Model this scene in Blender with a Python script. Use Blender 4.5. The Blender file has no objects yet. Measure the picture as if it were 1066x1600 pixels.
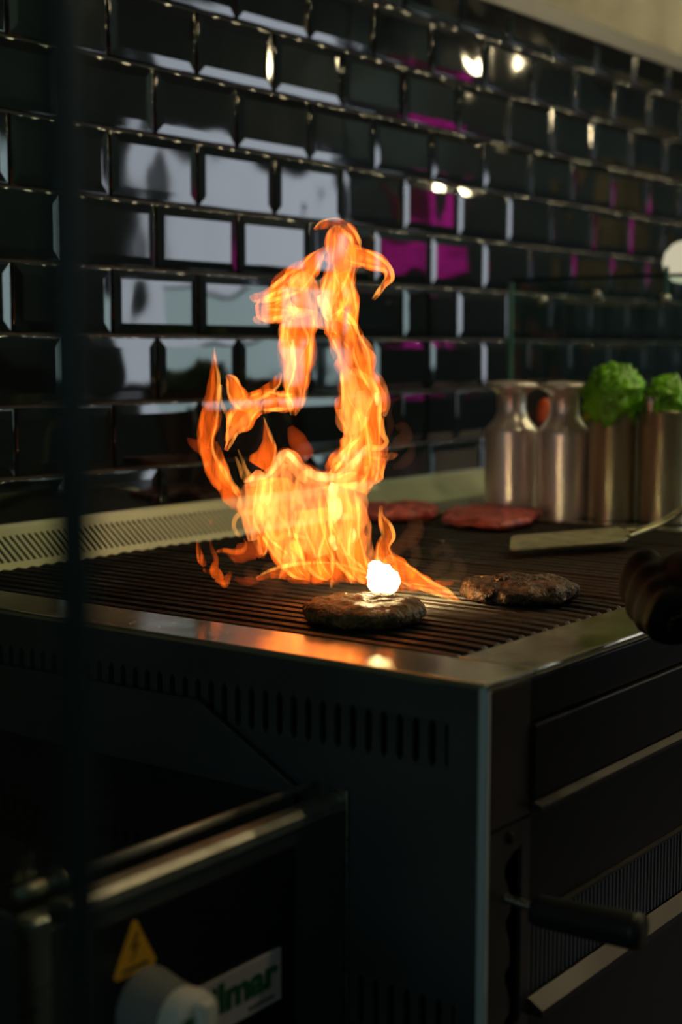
import bpy, bmesh, math, random
from mathutils import Vector, Matrix, Euler, noise
random.seed(4)
S = bpy.context.scene
COL = S.collection
R = math.radians
EYE = 1.115            # height of the camera above the floor; heights below are given from the floor
GR = EYE - .215        # top of the grill

# ------------------------------------------------------------------ camera, world, exposure
cd = bpy.data.cameras.new('camera'); cam = bpy.data.objects.new('camera', cd); COL.objects.link(cam)
cam.location = (0, -1.2263, EYE)
cd.sensor_fit = 'VERTICAL'; cd.sensor_height = 36; cd.sensor_width = 24; cd.lens = 52.25
_F = Vector((0.7950, 0.5966, -0.1078)); _R0 = Vector((0.6001, -0.7999, 0)); _U0 = _R0.cross(_F)
_r = R(.076); _R1 = _R0*math.cos(_r) + _U0*math.sin(_r); _U1 = _U0*math.cos(_r) - _R0*math.sin(_r)
cam.matrix_world = Matrix.Translation(cam.location) @ Matrix((_R1, _U1, -_F)).transposed().to_4x4()
cd.clip_start = .02
cd.dof.use_dof = True; cd.dof.focus_distance = 1.28; cd.dof.aperture_fstop = 4.0
S.camera = cam
w = bpy.data.worlds.new('world'); S.world = w; w.use_nodes = True
w.node_tree.nodes['Background'].inputs[0].default_value = (.006, .008, .009, 1)
w.node_tree.nodes['Background'].inputs[1].default_value = 1
S.view_settings.view_transform = 'Standard'; S.view_settings.look = 'None'
S.view_settings.exposure = 0; S.view_settings.gamma = 1
S.view_settings.use_curve_mapping = False
S.cycles.use_denoising = True
S.cycles.max_bounces = 8; S.cycles.transparent_max_bounces = 24; S.cycles.volume_bounces = 0
S.cycles.sample_clamp_indirect = 6
S.cycles.caustics_reflective = True
LAMP = 250.0            # radiance of the ceiling lamps
WINDOW = (3.6, 4.0, 4.5)

# ------------------------------------------------------------------ materials
def mat(name, col=(.5,.5,.5), rough=.5, metal=0, ior=1.5, bump=0, bscale=40, bstretch=(1,1,1), var=0, vscale=8,
        spec=.5, trans=0, coat=0, emit=None, rvar=0, obj_rand=False, sss=0):
    m = bpy.data.materials.new(name); m.use_nodes = True
    nt = m.node_tree; n = nt.nodes; l = nt.links; b = n['Principled BSDF']
    b.inputs['Base Color'].default_value = (*col, 1); b.inputs['Roughness'].default_value = rough
    b.inputs['Metallic'].default_value = metal; b.inputs['IOR'].default_value = ior
    b.inputs['Specular IOR Level'].default_value = spec
    b.inputs['Transmission Weight'].default_value = trans; b.inputs['Coat Weight'].default_value = coat
    if emit: b.inputs['Emission Color'].default_value = (*emit[:3], 1); b.inputs['Emission Strength'].default_value = emit[3]
    if sss: b.inputs['Subsurface Weight'].default_value = sss; b.inputs['Subsurface Scale'].default_value = .01
    if bump or var or rvar:
        tc = n.new('ShaderNodeTexCoord'); mp = n.new('ShaderNodeMapping'); mp.inputs['Scale'].default_value = bstretch
        l.new(tc.outputs['Object'], mp.inputs['Vector'])
        src = mp.outputs['Vector']
        if obj_rand:
            oi = n.new('ShaderNodeObjectInfo'); ad = n.new('ShaderNodeVectorMath'); ad.operation = 'ADD'
            ml = n.new('ShaderNodeVectorMath'); ml.operation = 'SCALE'; ml.inputs[3].default_value = 7
            l.new(oi.outputs['Location'], ml.inputs[0]); l.new(src, ad.inputs[0]); l.new(ml.outputs[0], ad.inputs[1]); src = ad.outputs[0]
    if bump:
        ns = n.new('ShaderNodeTexNoise'); ns.inputs['Scale'].default_value = bscale; ns.inputs['Detail'].default_value = 3 if not obj_rand else 0.5
        l.new(src, ns.inputs['Vector'])
        bp = n.new('ShaderNodeBump'); bp.inputs['Distance'].default_value = bump; bp.inputs['Strength'].default_value = 1
        l.new(ns.outputs['Fac'], bp.inputs['Height']); l.new(bp.outputs['Normal'], b.inputs['Normal'])
    if var or rvar:
        n2 = n.new('ShaderNodeTexNoise'); n2.inputs['Scale'].default_value = vscale; n2.inputs['Detail'].default_value = 5
        l.new(src, n2.inputs['Vector'])
        if var:
            cr = n.new('ShaderNodeMapRange'); cr.inputs[1].default_value = .35; cr.inputs[2].default_value = .65
            cr.inputs[3].default_value = 1-var; cr.inputs[4].default_value = 1+var
            l.new(n2.outputs['Fac'], cr.inputs[0])
            mx = n.new('ShaderNodeVectorMath'); mx.operation = 'SCALE'; mx.inputs[0].default_value = col
            l.new(cr.outputs[0], mx.inputs[3]); l.new(mx.outputs[0], b.inputs['Base Color'])
        if rvar:
            c2 = n.new('ShaderNodeMapRange'); c2.inputs[1].default_value = .3; c2.inputs[2].default_value = .7
            c2.inputs[3].default_value = max(.02, rough-rvar); c2.inputs[4].default_value = rough+rvar
            l.new(n2.outputs['Fac'], c2.inputs[0]); l.new(c2.outputs[0], b.inputs['Roughness'])
    return m

def emission(name, col, s):
    m = bpy.data.materials.new(name); m.use_nodes = True; nt = m.node_tree; nt.nodes.clear()
    e = nt.nodes.new('ShaderNodeEmission'); e.inputs[0].default_value = (*col, 1); e.inputs[1].default_value = s
    o = nt.nodes.new('ShaderNodeOutputMaterial'); nt.links.new(e.outputs[0], o.inputs[0]); return m

M = {}
M['tile'] = mat('black glazed tile', (.006,.007,.009), .045, ior=1.6, bump=.0016, bscale=12, obj_rand=True)
M['grout'] = mat('dark grout', (.15,.12,.075), .5, bump=.0006, bscale=300, var=.3, vscale=30)
M['plaster'] = mat('beige plaster', (.31,.285,.195), .75, bump=.001, bscale=20, var=.25, vscale=6)
M['trimblack'] = mat('dark trim', (.03,.028,.02), .4)
M['steel'] = mat('brushed steel', (.42,.41,.37), .30, metal=1, bump=.00015, bscale=60, bstretch=(1,14,14), rvar=.06, vscale=12)
M['rimsteel'] = mat('worn rim steel', (.56,.54,.38), .17, metal=.8, bump=.0005, bscale=14, rvar=.05, vscale=22, var=.12)
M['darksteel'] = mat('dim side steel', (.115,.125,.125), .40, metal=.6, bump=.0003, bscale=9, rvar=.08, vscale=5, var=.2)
M['creamsteel'] = mat('matt guard steel', (.80,.80,.56), .42, metal=.4, bump=.0002, bscale=50, var=.08, vscale=10)
M['railsteel'] = mat('dull rail steel', (.32,.31,.26), .5, metal=.8, var=.3, vscale=30)
M['ledgesteel'] = mat('dark ledge steel', (.028,.023,.019), .5, metal=.5)
M['cornerglint'] = mat('painted corner highlight', (.75,.85,.88), .35, metal=.3)  # pale bluish tone holds the highlight of the corner
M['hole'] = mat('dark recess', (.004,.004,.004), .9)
M['iron'] = mat('seasoned cast iron', (.015,.010,.007), .52, bump=.0008, bscale=160, var=.5, vscale=60, rvar=.14)
M['black'] = mat('black enamel', (.006,.0045,.004), .4, spec=.15)
M['gloss'] = mat('glossy black plate', (.004,.004,.004), .05)
M['blackpanel'] = mat('black control panel', (.004,.005,.007), .25)
M['rubber'] = mat('black rubber grip', (.012,.014,.014), .45)
M['bottle'] = mat('spun steel', (.90,.81,.74), .32, metal=.6, bump=.0001, bscale=80, bstretch=(1,1,20))
M['pot'] = mat('satin steel', (.50,.45,.31), .33, metal=.75, bump=.0001, bscale=80, bstretch=(1,1,20))
M['spatula'] = mat('greasy spatula steel', (.46,.45,.28), .42, metal=.7, bump=.0004, bscale=120, var=.25, vscale=50)
M['lettuce'] = mat('lettuce leaf', (.22,.62,.02), .4, bump=.002, bscale=60, var=.35, vscale=25)
M['yleaf'] = mat('pale lettuce leaf', (.48,.55,.03), .45, bump=.002, bscale=60, var=.2, vscale=25)
M['raw'] = mat('raw minced meat', (.52,.10,.085), .42, bump=.0025, bscale=150, var=.4, vscale=80)
M['white'] = mat('white plastic', (.85,.82,.74), .35)
M['greyplastic'] = mat('grey plastic', (.24,.24,.23), .4)
M['green'] = mat('green marking', (.01,.16,.05), .5)
M['label'] = mat('pale label', (.80,.70,.68), .5)
M['yellow'] = mat('yellow warning sticker', (.95,.46,.02), .5)
M['blackprint'] = mat('black print', (.02,.015,.01), .5)
M['red'] = mat('red plastic', (.25,.02,.01), .35)
M['orange'] = mat('orange plastic', (.85,.13,.03), .35)
M['glassedge'] = mat('green glass edge', (.05,.16,.13), .2, spec=.6)
M['glassdark'] = mat('dark green glass edge', (.006,.02,.017), .25)
M['glove'] = mat('black nitrile glove', (.005,.004,.004), .75, spec=.15, bump=.0006, bscale=70)
M['cloth'] = mat('black cotton', (.008,.007,.007), .85, bump=.0008, bscale=60)
M['skin'] = mat('skin', (.45,.25,.17), .5, sss=.1)
M['hair'] = mat('dark hair', (.015,.01,.008), .6, bump=.002, bscale=120)
M['floor'] = mat('dark floor tile', (.03,.03,.028), .35, var=.2, vscale=4)
M['roomdark'] = mat('slate blue wall paint', (.085,.17,.26), .6, var=.1)
M['stile'] = mat('brown-grey stile steel', (.06,.042,.034), .4, metal=.4, var=.2)
M['plainsteel'] = mat('dull upstand steel', (.40,.42,.28), .42, metal=.4, var=.12, vscale=10)
M['roomceil'] = mat('grey ceiling paint', (.10,.10,.08), .8)
M['counter'] = mat('dark worktop', (.022,.021,.017), .35, var=.3, vscale=20)
M['lamp'] = emission('warm lamp', (1, .82, .46), LAMP)
M['globe'] = emission('cream globe lamp', (.9, .82, .58), .62)
M['window'] = emission('daylit window', WINDOW, 1)
M['fillglow'] = emission('dim fill glow', (.62, .85, .95), 1)  # bluish glow of the added fill panel
M['neon'] = emission('magenta neon', (1.0, .03, .55), 2.6)
M['neonboard'] = mat('dark pink board', (.25,.02,.15), .6)

# glass: clear with a slight green body
def glassmat(name, col):
    m = bpy.data.materials.new(name); m.use_nodes = True; nt = m.node_tree; n = nt.nodes; l = nt.links; n.clear()
    g = n.new('ShaderNodeBsdfGlossy'); g.inputs['Roughness'].default_value = .02
    t = n.new('ShaderNodeBsdfTransparent'); t.inputs[0].default_value = (*col, 1)
    f = n.new('ShaderNodeFresnel'); f.inputs[0].default_value = 1.5
    ge = n.new('ShaderNodeNewGeometry'); iv = n.new('ShaderNodeMath'); iv.operation = 'SUBTRACT'; iv.inputs[0].default_value = 1
    ml = n.new('ShaderNodeMath'); ml.operation = 'MULTIPLY'; l.new(ge.outputs['Backfacing'], iv.inputs[1]); l.new(iv.outputs[0], ml.inputs[0]); l.new(f.outputs[0], ml.inputs[1])
    mx = n.new('ShaderNodeMixShader'); o = n.new('ShaderNodeOutputMaterial')
    l.new(ml.outputs[0], mx.inputs[0]); l.new(t.outputs[0], mx.inputs[1]); l.new(g.outputs[0], mx.inputs[2]); l.new(mx.outputs[0], o.inputs[0])
    return m
M['glass'] = glassmat('clear glass', (.82,.90,.86))

# burnt patty: brown with char, fat that glistens
def pattymat(name, top, char, ember=None):
    m = mat(name, top, .42, bump=.005, bscale=190)
    nt = m.node_tree; n = nt.nodes; l = nt.links; b = n['Principled BSDF']
    tc = n.new('ShaderNodeTexCoord')
    vo = n.new('ShaderNodeTexNoise'); vo.inputs['Scale'].default_value = 90; vo.inputs['Detail'].default_value = 6; vo.inputs['Roughness'].default_value = .7
    l.new(tc.outputs['Object'], vo.inputs['Vector'])
    cr = n.new('ShaderNodeValToRGB'); e = cr.color_ramp.elements
    e[0].position = .40; e[0].color = (*char, 1); e[1].position = .62; e[1].color = (*top, 1)
    l.new(vo.outputs['Fac'], cr.inputs[0]); l.new(cr.outputs[0], b.inputs['Base Color'])
    r = n.new('ShaderNodeMapRange'); r.inputs[3].default_value = .75; r.inputs[4].default_value = .32; l.new(vo.outputs['Fac'], r.inputs[0]); l.new(r.outputs[0], b.inputs['Roughness'])
    return m
M['patty'] = pattymat('grilled patty', (.20,.125,.035), (.04,.026,.010))
M['charpatty'] = pattymat('charred patty', (.24,.12,.055), (.02,.010,.006))

# ------------------------------------------------------------------ helpers
def link(name, me, m, parent=None, loc=None):
    o = bpy.data.objects.new(name, me); COL.objects.link(o)
    if m is not None and not me.materials: me.materials.append(m)
    if parent: o.parent = parent
    if loc: o.location = loc
    return o
def tag(o, label=None, cat=None, group=None, kind=None):
    if label: o['label'] = label
    if cat: o['category'] = cat
    if group: o['group'] = group
    if kind: o['kind'] = kind
    return o
def empty(name, loc, label=None, cat=None, group=None, kind=None, rz=0):
    o = bpy.data.objects.new(name, None); COL.objects.link(o); o.location = loc; o.rotation_euler[2] = rz
    o.empty_display_size = .05
    return tag(o, label, cat, group, kind)
def box(bm, x0, x1, y0, y1, z0, z1):
    r = bmesh.ops.create_cube(bm, size=1)
    for v in r['verts']:
        v.co = Vector(((x0+x1)/2 + v.co.x*(x1-x0), (y0+y1)/2 + v.co.y*(y1-y0), (z0+z1)/2 + v.co.z*(z1-z0)))
    return r['verts']
def done(bm, name, m, parent=None, loc=None, bevel=0, seg=2, smooth=False):
    if bevel: bmesh.ops.bevel(bm, geom=bm.edges[:], offset=bevel, segments=seg, affect='EDGES', profile=.5)
    bmesh.ops.recalc_face_normals(bm, faces=bm.faces[:])
    me = bpy.data.meshes.new(name); bm.to_mesh(me); bm.free()
    if smooth:
        for p in me.polygons: p.use_smooth = True
    return link(name, me, m, parent, loc)
def boxo(name, m, x0, x1, y0, y1, z0, z1, parent=None, bevel=0, seg=2):
    bm = bmesh.new(); box(bm, x0, x1, y0, y1, z0, z1); return done(bm, name, m, parent, bevel=bevel, seg=seg)
def prism(name, m, pts, axis, a0, a1, parent=None, bevel=0):
    """pts: closed 2-D outline; axis 'x': (y,z) outline swept in x, 'y': (x,z) swept in y, 'z': (x,y) swept in z"""
    bm = bmesh.new()
    def P(p, a): return {'x': (a, p[0], p[1]), 'y': (p[0], a, p[1]), 'z': (p[0], p[1], a)}[axis]
    A = [bm.verts.new(P(p, a0)) for p in pts]; B = [bm.verts.new(P(p, a1)) for p in pts]
    bm.faces.new(A); bm.faces.new(B[::-1]); n = len(pts)
    for i in range(n): bm.faces.new((A[i], A[(i+1) % n], B[(i+1) % n], B[i]))
    return done(bm, name, m, parent, bevel=bevel)
def lathe(name, m, prof, parent=None, loc=None, seg=40, rot=None, cap=True, smooth=True):
    bm = bmesh.new(); rings = []
    for r, z in prof:
        rings.append([bm.verts.new((r*math.cos(2*math.pi*i/seg), r*math.sin(2*math.pi*i/seg), z)) for i in range(seg)] if r > 1e-6 else [bm.verts.new((0,0,z))])
    for a, b in zip(rings, rings[1:]):
        for i in range(seg):
            j = (i+1) % seg
            if len(a) == 1 and len(b) == 1: continue
            if len(a) == 1: bm.faces.new((a[0], b[i], b[j]))
            elif len(b) == 1: bm.faces.new((a[i], b[0], a[j]))
            else: bm.faces.new((a[i], b[i], b[j], a[j]))
    if cap:
        if len(rings[0]) > 1: bm.faces.new(rings[0])
        if len(rings[-1]) > 1: bm.faces.new(rings[-1])
    o = done(bm, name, m, parent, loc, smooth=smooth)
    if rot: o.rotation_euler = rot
    if smooth:
        md = o.modifiers.new('split', 'EDGE_SPLIT'); md.split_angle = R(38)
    return o
def smooth_path(P, n=4):
    out = []; P = [Vector(p) for p in P]
    for i in range(len(P)-1):
        a = P[max(i-1,0)]; b = P[i]; c = P[i+1]; d = P[min(i+2, len(P)-1)]
        for k in range(n):
            t = k/n
            out.append(.5*((2*b) + (c-a)*t + (2*a-5*b+4*c-d)*t*t + (3*b-a-3*c+d)*t**3))
    out.append(P[-1].copy()); return out
def tube(name, m, pts, rad, parent=None, seg=12, n=4, loc=None):
    """round tube through pts; rad is a number or a list of radii"""
    rr = rad if isinstance(rad, (list, tuple)) else [rad]*len(pts)
    Q = smooth_path([(*p, r) for p, r in zip(pts, rr)], n)
    bm = bmesh.new(); rings = []; up = Vector((0,0,1))
    for i, q in enumerate(Q):
        p = Vector(q[:3]); t = (Vector(Q[min(i+1,len(Q)-1)][:3]) - Vector(Q[max(i-1,0)][:3])).normalized()
        if i == 0:
            nrm = t.orthogonal().normalized()
        else: nrm = (nrm - t*nrm.dot(t)).normalized()
        b = t.cross(nrm); r = max(q[3], 1e-4)
        rings.append([bm.verts.new(p + nrm*r*math.cos(2*math.pi*k/seg) + b*r*math.sin(2*math.pi*k/seg)) for k in range(seg)])
    for a, b in zip(rings, rings[1:]):
        for k in range(seg): bm.faces.new((a[k], a[(k+1)%seg], b[(k+1)%seg], b[k]))
    bm.faces.new(rings[0]); bm.faces.new(rings[-1])
    return done(bm, name, m, parent, loc, smooth=True)

# ================================================================== SETTING
wall = empty('wall_back', (0,0,0), 'wall of black bevelled metro tiles laid in running bond behind the grill', kind='structure')
boxo('grout_bed', M['grout'], -2.5, 9, 0.0, .12, 0, EYE+.5528, wall)
TH, TW = .0765, .1443
Z0 = EYE - .1357
def tile_mesh():
    bm = bmesh.new(); hw, hh = (TW-.0032)/2, (TH-.0030)/2
    rings = []
    # (inset, proud)
    prof = [(0, .0004)] + [(.0023*(1-math.cos(R(a))), .0029+.0018*math.sin(R(a))) for a in (0,12,24,36,48,60,70,78,85)] + [(.0115, .00563), (.0124, .0057)]
    for ins, d in prof:
        rings.append([bm.verts.new(((hw-ins)*sx, -d, (hh-ins)*sz)) for sx, sz in ((-1,-1),(1,-1),(1,1),(-1,1))])
    for a, b in zip(rings, rings[1:]):
        for i in range(4): bm.faces.new((a[i], a[(i+1)%4], b[(i+1)%4], b[i]))
    bm.faces.new(rings[-1]); bm.faces.new(rings[0][::-1])
    bmesh.ops.recalc_face_normals(bm, faces=bm.faces[:])
    me = bpy.data.meshes.new('tile'); bm.to_mesh(me); bm.free(); me.materials.append(M['tile'])
    for p in me.polygons:            # only the rounded arris is shaded smooth
        p.use_smooth = all(abs(me.vertices[v].co.x) > hw-.0025 or abs(me.vertices[v].co.z) > hh-.0025 for v in p.vertices) and -me.vertices[p.vertices[0]].co.y > .0024 and p.area < .001
    return me
tme = tile_mesh()
for k in range(-1, 9):
    off = .5 if k % 2 == 0 else 0
    for j in range(-6, 19):
        x = 1.1254 + (j + .5 + off)*TW
        o = link('tile', tme, None, wall, (x, -.0002, Z0 + (k+.5)*TH))
        o.rotation_euler = (R(random.uniform(-.22,.22)), 0, R(random.uniform(-.3,.3)))
boxo('edge_trim', M['trimblack'], -2.5, 9, -.009, 0, EYE+.5528-.026, EYE+.5528+.004, wall, bevel=.0015)
wu = tag(boxo('wall_upper', M['plaster'], -2.5, 9, -.002, .12, EYE+.5568, 2.75), 'beige plastered wall above the black tiles', kind='structure')
tag(boxo('floor', M['floor'], -2.6, 9.1, -3.2, .12, -.05, 0), kind='structure')
tag(boxo('ceiling', M['roomceil'], -2.6, 9.1, -3.2, .12, 2.75, 2.8), kind='structure')
wf = empty('wall_front', (0,0,0), kind='structure')
YF = -3.0
wx0, wx1, wz0, wz1 = 4.28, 5.62, EYE-.15, EYE+.86
for a in ((-2.6, wx0, 0, 2.75), (wx1, 9.1, 0, 2.75), (wx0, wx1, 0, wz0), (wx0, wx1, wz1, 2.75)):
    boxo('wall_section', M['roomdark'], a[0], a[1], YF-.15, YF, a[2], a[3], wf)
tag(boxo('wall_left', M['roomdark'], -2.75, -2.6, -3.15, .12, 0, 2.75), kind='structure')
tag(boxo('wall_right', M['roomdark'], 9.1, 9.25, -3.15, .12, 0, 2.75), kind='structure')
win = empty('window_1', (0,0,0), 'shop window opposite the tiled wall', kind='structure')
boxo('pane', M['window'], wx0, wx1, YF-.1, YF-.09, wz0, wz1, win)
bm = bmesh.new()
for a in ((wx0, wx0+.03, wz0, wz1), (wx1-.03, wx1, wz0, wz1), (wx0+.03, wx1-.03, wz0, wz0+.03), (wx0+.03, wx1-.03, wz1-.03, wz1)):
    box(bm, a[0], a[1], YF-.08, YF-.03, a[2], a[3])
done(bm, 'window_frame', M['black'], win)

w2 = empty('fill_panel', (0,0,0), 'dim glowing panel added as fill light from the customer side', kind='structure')  # glowing panel added to brighten the sides that face the camera
boxo('pane', M['fillglow'], -2.598, -2.59, -2.2, -.5, .9, 2.2, w2)
# lamps of the room
def lamp(x, y, z, r=.06, label=None):
    t = empty('ceiling_lamp', (x,y,z), label or 'round warm ceiling lamp above the kitchen', 'lamp', 'ceiling lamps over the kitchen')
    lathe('shade', M['black'], [(r*.4,.07),(r*1.15,.055),(r*1.2,0),(r*1.12,0),(r*1.08,.045),(r*.35,.06)], t, seg=24, cap=False)
    lathe('bulb', M['lamp'], [(0,-r*.75),(r*.36,-r*.65),(r*.55,-r*.38),(r*.58,-r*.1),(r*.42,r*.2),(0,r*.35)], t, seg=20, cap=False)
    tube('cord', M['black'], [(0,0,.06),(0,0,2.75-z)], .004, t, seg=6, n=1)
for (x, y, z, r, lb) in ((1.55, -1.30, 2.40, .05, 'small round ceiling lamp above the person at the grill'), (2.35, -1.05, 2.40, .065, 'round ceiling lamp above the near end of the worktop'),
                   (3.05, -1.05, 2.40, .065, 'round ceiling lamp above the middle of the worktop'), (3.75, -1.05, 2.40, .065, 'round ceiling lamp above the far end of the worktop'),
                   (4.6, -1.05, 2.40, .065, 'round ceiling lamp beyond the worktop, facing the shop window'), (8.0, -1.9, 2.4, .09, 'largest round lamp, added to light the beige boards'),  # the last lamp here is added to light the beige boards
                   (2.9, -2.45, 2.45, .075, 'added round lamp washing the wall left of the shop window'), (6.0, -2.45, 2.45, .075, 'added round lamp washing the wall between the shop window and the neon sign')):  # both added to brighten the slate wall mirrored in the tiles
    lamp(x, y, z, r, lb)
# neon sign, and pale boards added for a beige reflection, on the far side of the room (seen only as reflections in the tiles)
ns = empty('neon_sign', (6.24, YF+.02, EYE+.6), 'magenta neon sign reflected in the black tiles', 'sign')
boxo('backing_board', M['neonboard'], -.32, .28, -.015, .0, -.25, .24, ns)
random.seed(3)
for rr in range(7):
    zc = .2 - rr*.066; n_ = 34; x0 = -.30 if rr > 3 else .02
    pts = [(x0 + (.25-x0)*i/n_, .018, zc + (.022*math.sin(i*1.9+rr) + random.uniform(-.008,.008))) for i in range(n_+1)]
    tube('neon_tube', M['neon'], pts, .006, ns, seg=6, n=2)
cb = empty('reflection_boards', (8.45, YF+.01, EYE+.3), 'pale beige boards added for their reflection in the far tiles', 'reflection_boards')
boxo('beige_board', M['plaster'], -.54, -.01, 0, .05, .0, .76, cb, bevel=.004); boxo('beige_board', M['plaster'], .01, .54, 0, .05, .0, .76, cb, bevel=.004)

# ================================================================== CHARGRILL
XL, YFR = .8144, -.7335          # left face and front face
XR = 1.70
g = empty('chargrill', (1.25, -.4, 0), 'stainless chargrill cabinet with slotted side, rim and drawer front under the flames', 'grill')
def G(o): o.parent = g; o.matrix_parent_inverse = Matrix.Translation((-1.25, .4, 0)); return o
# left side panel: plain bands and two rows of vent slots with flared ribs
def ribs(y0, y1, zt, zb, pitch=.0132, slot=.0055):
    y = y0; n = 0
    me = None
    while y < y1:
        if me is None:
            bm = bmesh.new(); h = (pitch-slot)/2; H = (zt-zb); c = .004; f = pitch/2
            pts = [(-f,H/2),(f,H/2),(h,H/2-c),(h,-H/2+c),(f,-H/2),(-f,-H/2),(-h,-H/2+c),(-h,H/2-c)]
            A = [bm.verts.new((-.0007, p[0], p[1])) for p in pts]; B = [bm.verts.new((.0035, p[0], p[1])) for p in pts]
            # left and right flanks drawn as quads and caps
            for q in (A, B): bm.faces.new(q)
            for i in range(8): bm.faces.new((A[i], A[(i+1)%8], B[(i+1)%8], B[i]))
            bmesh.ops.recalc_face_normals(bm, faces=bm.faces[:])
            me = bpy.data.meshes.new('vent_rib'); bm.to_mesh(me); bm.free(); me.materials.append(M['darksteel'])
        G(link('vent_rib', me, None, None, (XL+.0012, y, (zt+zb)/2))); y += pitch; n += 1
zt1, zb1, zt2, zb2 = EYE-.2445, EYE-.2775, EYE-.437, EYE-.475
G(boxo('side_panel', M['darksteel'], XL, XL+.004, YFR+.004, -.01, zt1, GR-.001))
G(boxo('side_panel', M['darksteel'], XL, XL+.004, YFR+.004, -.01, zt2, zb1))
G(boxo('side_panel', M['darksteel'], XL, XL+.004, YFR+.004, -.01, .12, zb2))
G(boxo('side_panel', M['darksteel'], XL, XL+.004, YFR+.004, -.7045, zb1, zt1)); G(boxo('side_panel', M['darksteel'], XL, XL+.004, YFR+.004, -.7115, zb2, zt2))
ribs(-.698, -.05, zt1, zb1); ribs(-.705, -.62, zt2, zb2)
G(boxo('vent_backing', M['hole'], XL+.012, XL+.016, YFR+.02, -.02, zb2-.01, zt1+.01))
# rounded corner post, its highlight put into a pale bluish colour
G(boxo('corner_post', M['cornerglint'], XL-.0012, XL+.006, YFR-.0008, YFR+.006, .12, GR-.0015, bevel=.0022, seg=3))
# top rim: side strip, front strip, right strip, back strip
G(boxo('side_rim', M['rimsteel'], XL-.001, .876, YFR-.001, -.012, GR-.006, GR, bevel=.0018))
G(boxo('front_rim', M['rimsteel'], .8768, XR, YFR-.001, -.672, GR-.006, GR, bevel=.0018))
G(boxo('side_rim', M['rimsteel'], XR-.03, XR, -.6715, -.012, GR-.006, GR-.0005, bevel=.0015))
G(boxo('fire_box', M['hole'], .878, XR-.031, -.671, -.07, GR-.10, GR-.095))
G(boxo('fire_box_wall', M['hole'], .8765, .8785, -.671, -.06, GR-.10, GR-.007)); G(boxo('fire_box_wall', M['hole'], .879, XR-.032, -.6735, -.6715, GR-.10, GR-.007))
# front (operator side)
FX0, FX1 = XL+.006, XR
yf = YFR
G(boxo('front_panel', M['black'], .873, FX1, yf, yf+.01, EYE-.252, GR-.007, bevel=.001))
G(boxo('front_stile', M['stile'], FX0, .8722, yf-.0006, yf+.01, EYE-.316, GR-.007, bevel=.0006))
G(boxo('drawer_front', M['black'], .873, FX1, yf-.004, yf+.008, EYE-.306, EYE-.2535, bevel=.001))
def ledge(z, x0, h=.0065, d=.010):
    return G(prism('ledge', M['ledgesteel'], [(yf, z), (yf-d, z-h*.55), (yf-d, z-h), (yf, z-h)], 'x', x0, FX1))
ledge(EYE-.3065, .873)
G(boxo('door_panel', M['black'], .875, FX1, yf+.002, yf+.01, EYE-.392, EYE-.3145, bevel=.0005))
G(boxo('ledge', M['ledgesteel'], .875, FX1, yf-.003, yf+.004, EYE-.3945, EYE-.3925))
G(boxo('grille_backing', M['hole'], .875, FX1, yf+.012, yf+.014, EYE-.455, EYE-.394))
me = None
for i in range(44):
    x = .878 + i*.0062
    if me is None:
        o = boxo('grille_slat', M['darksteel'], -.0016, .0016, -.001, .006, -.0265, .0265); me = o.data; o.location = (x, yf+.002, EYE-.4215); G(o)
    else: G(link('grille_slat', me, None, None, (x, yf+.002, EYE-.4215)))
G(boxo('grille_frame', M['black'], 1.152, FX1, yf, yf+.01, EYE-.448, EYE-.395))
ledge(EYE-.449, .875, .012, .012)
G(boxo('lower_panel', M['black'], .875, FX1, yf+.004, yf+.012, .12, EYE-.4615))
# notched plate for the height lever
ntop, nbot = EYE-.318, .12
edge = [(.8632, EYE-.336), (.852, EYE-.338), (.8425, EYE-.343), (.8405, EYE-.350), (.8455, EYE-.361), (.8490, EYE-.372), (.8490, EYE-.379), (.8430, EYE-.383), (.8430, EYE-.388), (.8475, EYE-.398), (.8495, EYE-.408), (.8490, EYE-.416), (.8430, EYE-.420), (.8425, EYE-.426), (.8470, EYE-.434), (.8500, EYE-.446), (.8490, EYE-.451), (.8430, EYE-.455), (.8440, EYE-.463), (.8530, EYE-.466), (.8632, EYE-.460)]
G(prism('lever_plate', M['stile'], [(FX0, ntop), (.8632, ntop)] + edge + [(.8632, nbot), (FX0, nbot)], 'y', yf, yf+.003))
G(boxo('lever_plate', M['stile'], .8633, .8745, yf-.0002, yf+.003, nbot, ntop))
G(boxo('lever_backing', M['hole'], FX0, .8745, yf+.02, yf+.022, nbot, ntop))
G(tube('lever_bolt', M['black'], [(.847, yf-.002, EYE-.3265), (.847, yf+.001, EYE-.3265)], .004, seg=16, n=1))
G(tube('lever_rod', M['steel'], [(.843, yf+.018, EYE-.366), (.8455, yf-.02, EYE-.370), (.8455, yf-.05, EYE-.371)], .0032, seg=12))
gp = tube('lever_grip', M['rubber'], [(.8455, yf-.022, EYE-.371), (.8455, yf-.024, EYE-.371), (.8455, yf-.05, EYE-.3705), (.8455, yf-.094, EYE-.3685), (.8455, yf-.097, EYE-.3685)], [.0085,.0105,.0112,.0122,.0108], seg=20, n=3); G(gp)
G(boxo('body_back', M['black'], XL+.02, XR, -.012, -.011, .12, GR-.01)); G(boxo('right_panel', M['steel'], XR-.004, XR, yf+.012, -.013, .12, GR-.007))
G(boxo('base_plinth', M['black'], XL+.02, XR-.02, yf+.03, -.03, 0, .119))

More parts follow.
